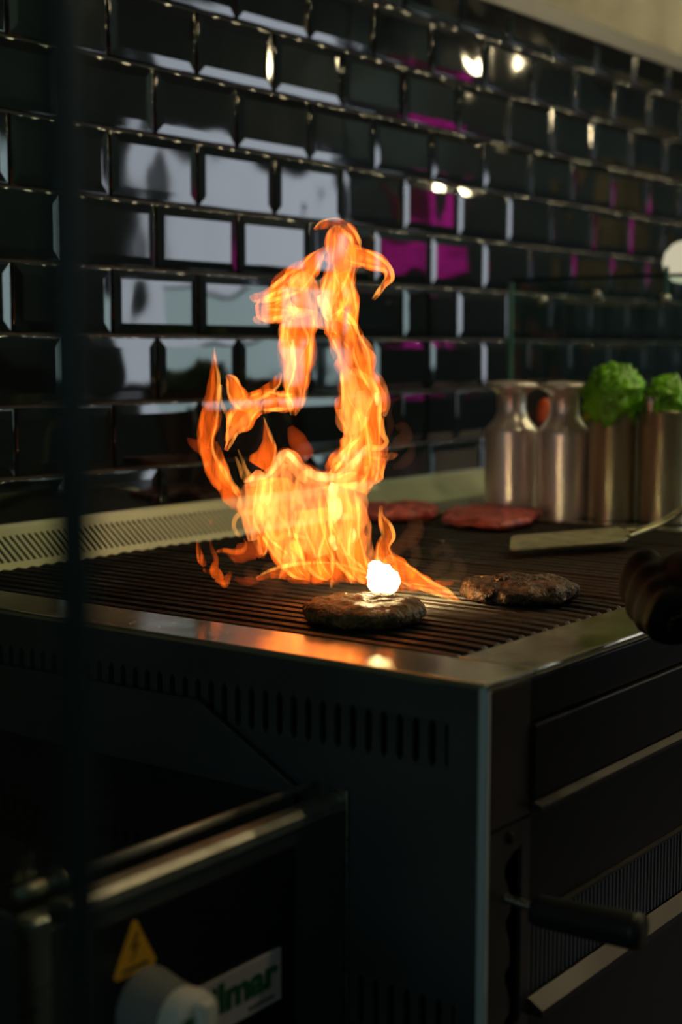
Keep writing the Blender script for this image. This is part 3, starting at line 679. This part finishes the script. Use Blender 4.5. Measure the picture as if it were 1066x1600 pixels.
# ================================================================== FLAMES: burning gas as glowing volumes
FB = Vector((1.0423, -.4911, GR+.007)); FU = Vector((.6, -.8, 0)); FD = Vector((.8, .6, 0))
KIND = {  # emission per metre (r,g,b), depth ratio, most half-depth in mm
 'org': ((78, 11.5, .7), .85, 10), 'red': ((56, 6.8, .3), .85, 8), 'dim': ((18, 2.0, .2), .85, 8),
 'yel': ((72, 17.5, 3.4), .9, 7), 'brt': ((110, 66, 20), 1.0, 5), 'fil': ((80, 28, 4.5), 1.0, 3.4), 'edg': ((150, 58, 9), 1.2, 3), 'smk': ((1,1,1), 1.0, 7), 'wht': ((78, 60, 27), 1.0, 14)}
def firemat(k):
    c = KIND[k][0]
    m = bpy.data.materials.new('flame gas ' + k); m.use_nodes = True; nt = m.node_tree; n = nt.nodes; l = nt.links; n.clear()
    e = n.new('ShaderNodeEmission'); mxc = max(c); e.inputs[0].default_value = (c[0]/mxc, c[1]/mxc, c[2]/mxc, 1); e.inputs[1].default_value = mxc
    o = n.new('ShaderNodeOutputMaterial'); l.new(e.outputs[0], o.inputs['Volume'])
    if k == 'smk':
        n.remove(e); vs = n.new('ShaderNodeVolumeScatter'); vs.inputs[0].default_value = (.75,.62,.55,1); vs.inputs[1].default_value = 6; vs.inputs[2].default_value = .2
        l.new(vs.outputs[0], o.inputs['Volume']); return m
    if k in HET:
        tc = n.new('ShaderNodeTexCoord'); mp = n.new('ShaderNodeMapping'); mp.inputs['Scale'].default_value = (1,1,.27); l.new(tc.outputs['Object'], mp.inputs[0])
        ns = n.new('ShaderNodeTexNoise'); ns.inputs['Scale'].default_value = 78; ns.inputs['Detail'].default_value = 3; ns.inputs['Distortion'].default_value = 1.8
        l.new(mp.outputs[0], ns.inputs['Vector'])
        mr = n.new('ShaderNodeMapRange'); mr.inputs[1].default_value = .38; mr.inputs[2].default_value = .67; mr.inputs[3].default_value = .12*mxc; mr.inputs[4].default_value = 2.2*mxc
        l.new(ns.outputs['Fac'], mr.inputs[0]); l.new(mr.outputs[0], e.inputs[1])
    return m
HET = ('org', 'yel', 'red', 'brt', 'fil', 'edg')
FM = {k: firemat(k) for k in KIND}
fl = empty('flames', FB, 'tall orange grease flames leaping from the grate in front of the tiles', 'fire')
sm_ = empty('smoke', FB, 'thin grey smoke curling right of the flames above the charred patty', 'smoke')
NAMES = {'org':'flame_tongue','red':'flame_tongue','dim':'flame_wisp','yel':'flame_sheet','brt':'flame_core','fil':'flame_filament','edg':'flame_filament','smk':'smoke_wisp','wht':'white_hot_core'}
# each tongue: kind, depth mm, then (sideways mm, height mm, half-width mm)
TONGUES = [
 ('org', 4, [(-40.3,314.6,1.1), (-41.4,308.2,8.7), (-39.2,298.6,12.5), (-36.0,285.2,13.6), (-39.2,269.1,14.1), (-44.6,250.3,13.1), (-49.0,238.4,4.4)]),
 ('red', -6, [(-60.4,309.2,1.1), (-52.8,313.0,3.8), (-40.3,313.5,4.9), (-30.6,307.6,4.9), (-25.2,298.6,3.2), (-23.0,292.2,1.6)]),
 ('org', -8, [(-33.8,288.9,8.7), (-18.6,284.7,7.6), (-6.7,280.9,6.0), (0.9,275.1,4.3), (2.1,268.1,3.3), (-2.3,261.6,2.7), (-6.6,256.2,2.2), (-10.9,250.3,0.5)]),
 ('yel', -10, [(-23.0,285.7,1.6), (-9.4,281.5,1.6), (0.4,275.1,1.6), (5.3,268.6,1.6), (-0.6,263.2,1.6), (-7.7,254.6,1.1)]),
 ('org', 6, [(-51.2,295.9,2.2), (-59.8,285.2,6.5), (-68.5,274.4,9.8), (-78.3,266.4,10.9), (-90.8,258.3,8.2), (-103.3,254.0,4.9), (-112.6,253.4,3.3), (-116.4,255.0,0.5)]),
 ('red', 10, [(-66.3,285.2,1.6), (-79.9,277.1,4.9), (-90.8,266.3,6.0), (-96.2,261.0,3.3)]),
 ('org', 0, [(-80.0,249.1,13.1), (-92.5,245.9,13.1), (-103.4,242.6,10.3), (-110.5,241.6,4.4)]),
 ('yel', -6, [(-76.2,245.9,5.4), (-85.4,238.4,4.9), (-96.3,234.6,3.8), (-107.2,234.0,3.3), (-111.6,235.6,1.6)]),
 ('yel', -4, [(-81.6,262.1,4.3), (-71.8,266.4,7.6), (-66.4,258.3,10.9), (-71.8,247.5,12.0), (-79.4,240.5,5.4)]),
 ('yel', 2, [(-41.9,277.1,2.7), (-49.0,263.7,7.6), (-52.8,251.3,10.9), (-51.1,239.5,10.9), (-44.6,229.8,7.6), (-39.2,223.3,2.7)]),
 ('brt', -10, [(-55.5,254.6,2.7), (-52.2,247.6,4.9), (-49.0,238.4,3.8), (-46.8,232.5,1.6)]),
 ('yel', -8, [(-38.1,278.2,1.1), (-38.7,269.1,2.7), (-34.8,260.0,3.3), (-28.3,251.4,3.3), (-27.2,244.9,2.7), (-31.0,237.9,2.2), (-35.9,229.8,2.2)]),
 ('org', 2, [(-38.1,274.5,5.4), (-32.7,261.0,7.6), (-31.0,246.0,8.7), (-33.7,231.4,9.8)]),
 ('fil', -12, [(-49.0,294.3,1.1), (-52.8,285.2,1.6), (-56.6,277.1,1.6), (-60.9,270.7,1.1)]),
 ('fil', -12, [(-63.6,274.4,1.1), (-71.8,271.7,1.6), (-79.9,263.7,1.6), (-83.8,252.9,1.6), (-88.1,244.8,1.6)]),
 ('org', 6, [(-71.8,244.8,12.0), (-74.0,231.3,14.7), (-75.1,217.8,15.8), (-75.7,201.5,14.2), (-76.8,186.3,11.5), (-76.9,173.2,9.9), (-77.4,162.3,7.1), (-78.6,152.4,1.6)]),
 ('yel', -4, [(-82.7,234.0,4.4), (-86.0,217.8,4.9), (-82.8,201.5,4.9), (-81.8,185.2,4.4), (-82.9,168.8,3.3), (-86.8,157.9,2.2)]),
 ('brt', -8, [(-77.9,217.8,1.1), (-77.9,207.0,2.2), (-76.8,196.1,2.2), (-75.7,191.8,1.1)]),
 ('yel', -6, [(-63.1,223.2,1.6), (-63.7,204.3,1.6), (-65.9,185.2,1.6), (-68.1,168.9,1.6), (-74.2,157.9,1.6)]),
 ('org', 2, [(-78.5,164.5,7.7), (-88.4,164.5,8.8), (-99.3,165.5,9.3), (-110.3,163.3,9.3), (-118.6,156.8,10.4), (-125.2,148.0,10.4), (-130.2,139.8,7.1), (-133.5,130.4,2.7), (-136.3,122.7,1.6)]),
 ('org', 8, [(-136.4,187.3,1.6), (-132.6,183.0,4.9), (-128.9,173.2,7.1), (-123.5,163.3,7.7), (-116.9,159.0,5.5)]),
 ('red', -4, [(-88.3,189.6,1.6), (-93.8,180.8,3.8), (-102.6,173.2,4.4), (-112.5,168.8,4.4)]),
 ('yel', -8, [(-84.0,174.3,2.2), (-90.6,167.7,2.2), (-102.1,163.4,2.7), (-113.1,155.1,3.3), (-122.5,145.8,3.3), (-131.3,138.1,3.8), (-135.2,131.5,1.6)]),
 ('fil', -8, [(-139.2,179.7,1.1), (-140.4,169.9,1.6), (-137.7,162.2,1.6), (-133.9,153.5,1.6), (-131.2,144.2,1.6)]),
 ('red', 4, [(-146.6,210.7,0.5), (-146.2,201.4,2.2), (-146.3,187.9,4.4), (-147.5,175.3,5.5), (-149.2,160.6,7.7), (-151.5,146.9,7.7), (-153.3,130.4,6.0), (-151.2,116.6,6.6), (-145.8,102.8,7.7), (-138.2,90.7,7.7), (-129.5,78.0,6.6), (-125.1,69.6,2.2)]),
 ('org', 0, [(-146.7,198.7,0.5), (-146.9,182.4,1.6), (-149.2,166.0,2.2), (-155.3,155.1,2.2), (-158.1,144.1,2.2), (-158.3,130.4,2.2), (-156.2,118.3,2.2), (-149.2,101.7,2.2), (-141.0,89.0,2.2)]),
 ('org', -4, [(-140.5,157.8,1.6), (-142.8,145.8,2.7), (-147.2,134.8,2.7), (-150.1,124.9,1.6)]),
 ('org', -5, [(-143.4,131.5,1.1), (-140.7,122.2,2.7), (-139.7,112.8,4.4), (-136.5,101.8,4.4), (-130.5,92.9,3.3), (-123.9,86.3,1.7)]),
 ('fil', -7, [(-136.9,116.7,1.1), (-134.3,105.6,1.7), (-129.4,96.2,1.7), (-123.9,89.6,1.7), (-116.2,84.6,1.1)]),
 ('dim', 8, [(-171.4,132.6,1.1), (-167.1,128.7,3.3), (-161.1,124.9,4.4), (-155.6,118.3,3.3), (-153.5,108.4,1.7)]),
 ('fil', 2, [(-126.4,123.3,0.5), (-122.6,114.5,1.1), (-120.5,107.3,1.7), (-115.6,99.0,2.2)]),
 ('fil', 4, [(-128.7,117.2,0.6), (-125.4,108.4,1.7), (-121.6,98.5,2.2), (-118.4,94.0,1.1)]),
 ('red', 6, [(-104.3,151.3,0.5), (-101.6,137.1,3.3), (-100.6,125.0,6.6), (-103.4,115.0,10.5), (-107.8,107.3,9.9)]),
 ('dim', 10, [(-81.9,142.6,2.7), (-76.9,132.7,7.1), (-71.5,122.8,7.7), (-65.4,114.0,4.4)]),
 ('red', 8, [(-33.5,127.8,1.6), (-40.1,116.8,5.5), (-47.3,105.7,4.4), (-50.0,101.9,1.7)]),
 ('org', 4, [(-44.6,239.5,8.7), (-38.1,229.8,13.1), (-32.6,217.9,14.2), (-26.6,203.2,14.7), (-23.8,185.3,15.3), (-20.5,168.9,19.7), (-21.0,152.5,19.7), (-16.5,136.1,15.4), (-18.7,122.3,17.6), (-25.2,105.8,23.1), (-30.7,89.2,16.5)]),
 ('yel', -4, [(-49.0,226.0,2.2), (-43.5,209.7,3.3), (-36.9,196.2,4.4), (-30.9,182.6,6.6), (-28.1,166.2,7.7), (-29.2,149.8,7.1), (-28.1,133.3,6.6), (-30.8,119.6,6.6), (-39.0,108.5,4.4)]),
 ('yel', -2, [(-21.7,220.6,2.7), (-15.1,209.8,4.4), (-11.8,198.9,4.4), (-9.6,188.0,3.8), (-3.0,177.1,4.4), (1.5,163.5,3.3), (-0.7,152.5,1.6)]),
 ('fil', -8, [(-29.3,191.8,2.2), (-22.7,189.1,2.7), (-14.5,184.2,2.2), (-8.4,175.5,2.2), (-5.1,163.5,2.2), (-4.0,149.8,2.2), (-2.3,138.8,2.2), (1.1,131.7,1.6), (-3.3,126.7,1.6), (-11.6,126.7,2.2)]),
 ('brt', -9, [(-7.9,173.3,1.1), (-7.3,167.9,2.2), (-7.3,162.4,1.1)]),
 ('yel', 0, [(-39.1,158.0,3.3), (-38.5,147.0,4.4), (-30.8,142.6,5.5), (-22.6,147.0,6.6), (-18.3,160.7,6.6), (-19.9,174.4,4.4)]),
 ('fil', -8, [(-15.5,152.5,1.6), (-16.6,141.6,1.6), (-13.8,130.6,2.2), (-15.9,125.1,2.2)]),
 ('yel', -10, [(-19.9,149.8,2.2), (-21.5,138.8,3.3), (-27.0,129.5,4.4), (-33.5,120.6,4.4), (-39.0,112.9,3.9)]),
 ('yel', -6, [(-17.1,127.8,4.4), (-11.5,120.7,3.8), (-1.6,117.9,3.3), (6.1,119.0,2.7), (11.0,120.7,1.1)]),
 ('org', 2, [(-4.9,116.8,7.7), (-6.0,105.8,6.6), (-7.1,98.6,3.9), (-8.7,93.6,1.1)]),
 ('fil', -6, [(-36.2,93.0,1.7), (-26.9,93.6,2.2), (-18.6,97.5,2.2), (-15.9,104.1,1.7), (-17.0,110.7,1.7)]),
 ('yel', -8, [(-119.4,96.3,3.3), (-110.6,99.0,5.0), (-99.6,101.3,5.5), (-91.3,110.7,6.1), (-86.3,118.4,6.0), (-79.7,116.7,6.6), (-72.0,107.4,7.2), (-59.9,100.8,6.6), (-47.3,98.6,6.1), (-36.3,102.4,6.1), (-28.0,109.6,6.1), (-19.8,118.5,5.5), (-16.0,126.2,3.3)]),
 ('brt', -12, [(-119.4,97.9,1.1), (-110.6,101.2,2.2), (-99.6,103.5,1.7), (-91.3,113.4,2.8), (-86.3,121.7,3.3), (-79.7,120.0,2.2), (-72.0,111.2,2.8), (-59.9,104.1,3.3), (-47.3,101.9,3.3), (-36.3,105.2,2.8), (-28.0,112.9,3.3), (-20.9,120.7,2.7), (-16.5,128.9,1.6)]),
 ('dim', -10, [(-119.4,97.4,2.8), (-110.6,100.7,4.4), (-99.6,102.9,5.0), (-91.3,112.9,5.0), (-86.3,121.1,4.9), (-79.7,119.5,4.9), (-72.0,110.7,6.1), (-59.9,103.5,5.5), (-47.3,101.3,5.0), (-36.3,104.7,5.0), (-28.0,111.8,5.0), (-20.9,119.6,4.9), (-16.5,127.8,2.7)]),
 ('yel', 2, [(-115.0,101.8,4.4), (-110.6,96.3,9.9), (-110.7,83.5,13.2), (-113.0,69.7,12.1), (-115.2,57.4,7.7), (-113.1,44.6,4.4)]),
 ('yel', 4, [(-85.2,123.9,2.7), (-84.1,112.9,8.8), (-86.4,98.5,14.3), (-90.8,83.6,18.8), (-90.9,66.9,18.8), (-86.5,50.2,16.6), (-82.1,35.2,12.2), (-77.7,22.3,6.7)]),
 ('org', 10, [(-96.8,97.4,15.4), (-96.9,80.8,19.9), (-97.0,64.1,19.9), (-91.5,47.4,16.6), (-83.2,30.7,13.3), (-75.0,16.7,7.8), (-66.6,9.4,2.8)]),
 ('yel', 2, [(-67.6,106.3,4.4), (-63.8,94.7,14.3), (-61.1,78.1,17.7), (-60.0,61.4,16.6), (-57.8,44.7,13.3), (-54.4,30.7,7.8)]),
 ('yel', 4, [(-34.6,101.9,7.7), (-30.7,89.2,15.4), (-31.8,72.5,16.6), (-33.4,55.9,14.4), (-33.4,41.9,8.9), (-32.3,30.8,3.3)]),
 ('org', 8, [(-41.8,91.9,16.5), (-39.0,69.8,19.9), (-36.2,47.5,18.8), (-30.6,30.8,15.5), (-21.2,16.8,10.0), (-13.9,7.3,4.4)]),
 ('org', 10, [(-63.8,69.7,16.6), (-61.1,50.3,18.8), (-58.3,30.7,16.6), (-52.8,16.7,10.0), (-47.2,8.3,3.3)]),
 ('brt', -8, [(-42.9,96.4,2.8), (-44.5,85.3,5.0), (-42.3,74.2,6.1), (-44.5,65.3,4.4), (-47.8,58.6,1.7)]),
 ('fil', -8, [(-84.7,112.9,1.7), (-88.6,101.8,1.7), (-94.1,91.9,1.7), (-99.7,81.9,2.2), (-104.1,74.1,2.2)]),
 ('yel', -8, [(-93.6,89.1,3.3), (-95.3,78.0,4.4), (-97.5,66.9,4.4), (-99.8,57.4,2.8)]),
 ('fil', -8, [(-108.5,69.7,1.7), (-113.5,71.3,2.2), (-121.2,70.8,2.2), (-127.3,66.3,2.2), (-129.0,59.6,1.7), (-126.9,53.5,1.7), (-123.0,50.2,1.7)]),
 ('fil', -8, [(-116.3,61.3,1.1), (-111.4,51.9,2.2), (-108.1,42.9,2.2), (-105.4,35.1,1.7)]),
 ('fil', -8, [(-110.7,80.8,2.2), (-105.2,69.7,2.8), (-99.8,58.6,2.8), (-93.2,48.5,1.7), (-83.2,51.9,2.2), (-74.9,50.8,1.7), (-65.5,48.6,1.7)]),
 ('fil', -6, [(-93.2,45.8,1.7), (-92.1,37.4,1.7), (-87.7,31.8,1.7), (-83.2,38.5,1.7), (-80.4,45.2,1.7), (-74.9,41.9,1.7), (-72.2,30.7,1.7)]),
 ('fil', -6, [(-81.0,37.4,1.1), (-77.2,30.7,1.7), (-80.5,26.2,1.7), (-86.6,21.2,1.7), (-90.5,13.3,0.6)]),
 ('red', 4, [(-105.3,47.4,4.4), (-106.5,35.1,4.4), (-111.0,29.5,2.2)]),
 ('yel', -2, [(-24.6,83.6,3.3), (-20.7,69.8,5.0), (-17.4,55.9,6.1), (-15.7,42.0,6.1), (-12.3,29.7,5.0), (-7.9,18.5,2.8)]),
 ('brt', -6, [(-27.3,57.5,1.7), (-26.8,52.0,2.8), (-27.9,44.7,1.7)]),
 ('fil', -6, [(-27.9,48.6,2.2), (-28.4,35.2,2.2), (-26.2,24.1,2.2), (-21.1,14.0,1.7), (-13.9,7.3,1.1)]),
 ('brt', -6, [(-44.5,52.0,1.7), (-45.0,46.4,2.8), (-41.7,38.6,1.7)]),
 ('fil', -6, [(-41.7,40.8,1.7), (-36.2,30.8,2.2), (-32.8,19.6,1.7), (-26.7,9.5,1.7)]),
 ('yel', -4, [(-66.6,69.7,1.1), (-61.1,58.6,2.8), (-55.5,41.9,3.3), (-56.7,30.7,1.7)]),
 ('fil', -4, [(-33.4,69.8,1.7), (-37.3,58.6,2.2), (-38.4,47.5,1.7)]),
 ('red', 2, [(-111.0,11.1,1.7), (-97.2,15.0,4.4), (-80.5,17.8,7.8), (-61.1,17.8,8.9), (-41.7,16.8,8.9), (-22.3,14.0,6.7), (-5.6,7.3,2.8)]),
 ('red', -4, [(-83.3,12.2,1.7), (-75.0,11.1,2.8), (-61.1,10.6,2.8), (-47.2,9.5,2.2), (-38.9,8.3,1.1)]),
 ('fil', -8, [(-45.6,15.1,0.6), (-45.0,9.5,1.7), (-46.1,6.1,1.1)]),
 ('dim', 4, [(-130.5,11.0,1.7), (-122.2,8.2,3.3), (-111.1,9.4,2.8), (-104.4,12.2,1.1)]),
 ('red', 2, [(-161.8,46.2,1.1), (-161.3,37.3,2.2), (-159.2,28.4,3.3), (-155.9,21.6,1.7)]),
 ('red', 0, [(-157.0,19.4,1.7), (-151.5,17.7,2.2), (-148.1,20.5,1.7)]),
 ('red', 2, [(-151.3,47.3,0.6), (-149.1,37.3,1.7), (-145.9,27.8,2.8), (-147.6,19.4,3.3), (-144.3,12.7,3.9), (-138.8,7.6,2.8), (-134.3,13.8,2.8), (-133.2,18.3,1.1)]),
 ('org', -4, [(-145.4,12.1,1.7), (-140.5,8.8,1.7), (-136.6,7.1,1.7), (-133.8,12.7,1.1), (-132.6,17.2,0.6)]),
 ('org', 0, [(-145.3,35.1,1.1), (-138.6,36.2,2.2), (-129.8,34.5,2.2), (-122.0,36.2,2.2), (-119.7,41.8,1.1), (-121.4,46.3,0.6)]),
 ('red', 2, [(-133.1,30.6,1.1), (-129.3,25.0,1.7), (-127.1,20.0,0.6)]),
 ('dim', 6, [(-138.6,35.1,2.2), (-130.3,30.6,5.5), (-120.9,32.9,7.8), (-110.9,35.1,7.8), (-102.6,30.7,4.4)]),
 ('red', 6, [(-170.0,53.5,1.1), (-166.7,55.7,1.7), (-163.9,56.8,0.6)]),
 ('red', 6, [(-155.6,56.8,1.1), (-152.3,59.0,1.7), (-149.5,61.3,0.6)]),
 ('wht', -6, [(-7.9,29.7,2.2), (-6.8,24.1,6.7), (-3.4,17.4,11.1), (-0.1,11.2,12.2), (2.2,5.6,9.4), (3.3,2.2,3.3)]),
 ('yel', 0, [(-12.3,25.2,2.2), (-5.6,22.4,11.1), (-1.2,12.9,14.4), (2.2,5.6,11.1), (4.4,0.5,3.3)]),
 ('org', 2, [(-2.5,75.4,0.6), (-2.5,67.0,2.2), (1.4,56.5,5.5), (3.7,48.7,5.5), (-0.2,40.9,6.6), (-0.1,31.9,7.8), (3.2,24.1,7.8)]),
 ('red', 2, [(1.9,65.4,2.2), (5.8,68.2,1.7), (7.4,69.8,0.6)]),
 ('org', 0, [(1.5,29.7,5.5), (9.9,21.9,8.9), (22.1,14.0,8.3), (34.4,7.9,6.7), (46.1,2.3,4.4), (56.7,-2.2,2.8), (67.3,-8.4,0.6)]),
 ('yel', -4, [(36.0,11.3,1.1), (44.4,5.7,2.2), (51.1,0.6,2.2), (58.3,-3.3,1.7), (66.7,-7.2,0.6)]),
 ('red', 2, [(44.4,7.3,2.2), (54.4,6.2,2.2), (61.0,7.4,1.1)]),
 ('red', 4, [(-22.3,11.2,3.3), (-0.0,2.8,4.4), (22.2,3.9,4.4), (38.9,1.7,2.2)]),
 ('smk', 12, [(2.7,130.6,1.6), (5.9,144.3,3.3), (2.6,155.3,4.4), (7.5,164.6,2.7), (15.7,167.9,1.1)]),
 ('smk', 14, [(3.9,118.5,2.2), (11.5,125.1,4.9), (19.2,133.4,6.6), (16.9,142.7,4.9), (10.4,140.5,2.7)]),
 ('smk', 12, [(7.8,105.8,2.2), (17.1,109.7,4.4), (23.7,118.5,4.4), (24.7,127.9,2.2)]),
 ('smk', 6, [(22.1,16.8,3.3), (28.7,30.8,5.0), (24.7,43.1,3.3), (30.2,52.1,2.2), (34.0,63.2,1.1)]),
 ('smk', 6, [(36.0,14.1,3.3), (49.8,20.8,5.5), (58.0,32.0,4.4), (51.9,37.6,3.3), (41.4,32.0,3.3)]),
 ('smk', 2, [(-0.1,30.8,4.4), (16.4,42.0,7.7), (27.4,54.3,6.6), (21.8,69.8,4.4)]),
 ('smk', 2, [(49.9,8.5,3.3), (66.5,16.9,5.5), (61.9,29.8,3.3)]),
 ('smk', -4, [(-119.3,22.2,3.3), (-111.0,11.1,5.5), (-100.0,-0.2,5.0), (-111.1,-8.6,2.8)]),
 ('smk', -4, [(-88.8,25.1,4.4), (-99.9,19.5,6.7), (-94.4,8.3,6.7), (-83.3,-0.1,3.3)]),
]
def tongue(k, dep, P, idx):
    c, ratio, mxd = KIND[k]
    Q = smooth_path([(a, b, r, 0) for a, b, r in P], 5); seg = 20
    bm = bmesh.new(); rings = []
    for i, q in enumerate(Q):
        a = Q[max(i-1,0)]; b = Q[min(i+1,len(Q)-1)]; tx, tz = b[0]-a[0], b[1]-a[1]; L = math.hypot(tx, tz) or 1; tx /= L; tz /= L
        r = max(q[2]*(1.12 if k != 'fil' else 1.3), .25)
        wob = 1 + (.35 if k != 'wht' else .0)*noise.noise(Vector((q[0]*.09, q[1]*.09, idx))) 
        r *= wob; dz = min(r*ratio, mxd)
        dd = dep*2.2 + 7*noise.noise(Vector((q[0]*.02, q[1]*.02, idx*.7)))
        # perpendicular in the plane: (tz,-tx)
        ring = []
        for s in range(seg):
            an = 2*math.pi*s/seg; u = q[0] + tz*r*math.cos(an); h = q[1] - tx*r*math.cos(an)
            if k == 'wht': u += 3.5*noise.noise(Vector((u*.2, h*.2, an))); h += 3.5*noise.noise(Vector((h*.2, an, u*.2)))
            ring.append(bm.verts.new(FU*(u*.001) + Vector((0,0,h*.001)) + FD*((dd + dz*math.sin(an))*.001)))
        rings.append(ring)
    for A, Bq in zip(rings, rings[1:]):
        for s in range(seg): bm.faces.new((A[s], A[(s+1)%seg], Bq[(s+1)%seg], Bq[s]))
    for ring, nb in ((rings[0], Q[0]), (rings[-1], Q[-1])): bm.faces.new(ring)
    bmesh.ops.recalc_face_normals(bm, faces=bm.faces[:])
    me = bpy.data.meshes.new(NAMES[k]); bm.to_mesh(me); bm.free()
    return link(NAMES[k], me, FM[k], sm_ if k == 'smk' else fl)
def strands(dep, P, idx, offs):
    # brighter threads where the sheet of gas folds: along its borders and wavering inside it
    for n_, o_ in enumerate(offs):
        Q = []
        for i, (a, b, r) in enumerate(P):
            a0, b0, _ = P[max(i-1,0)]; a1, b1, _ = P[min(i+1,len(P)-1)]; L = math.hypot(a1-a0, b1-b0) or 1
            w_ = o_*r*(1 if abs(o_) > .7 else 1 + .8*math.sin(i*1.7+idx+n_)) + .8*math.sin(i*2.3+n_*2+idx)
            rad = (1.3 if abs(o_) > .7 else .95)*(1 + .35*math.sin(i*1.3+idx*2+n_)) * (1 if 0 < i < len(P)-1 else .25)
            Q.append((a + (b1-b0)/L*w_, b - (a1-a0)/L*w_, rad))
        tongue('edg', dep - 2 + 1.2*math.sin(idx+n_*2), Q, idx+n_*.3)
for i, (k, dep, P) in enumerate(TONGUES):
    tongue(k, dep, P, i)
    wmax = max(p[2] for p in P)
    if k == 'org' and wmax > 11: strands(dep, P, i, (-.82, .82, -.3, .35))
    elif k == 'org' and wmax > 6: strands(dep, P, i, (-.75, .75))
    elif k == 'red' and wmax > 4: strands(dep, P, i, (-.8,))
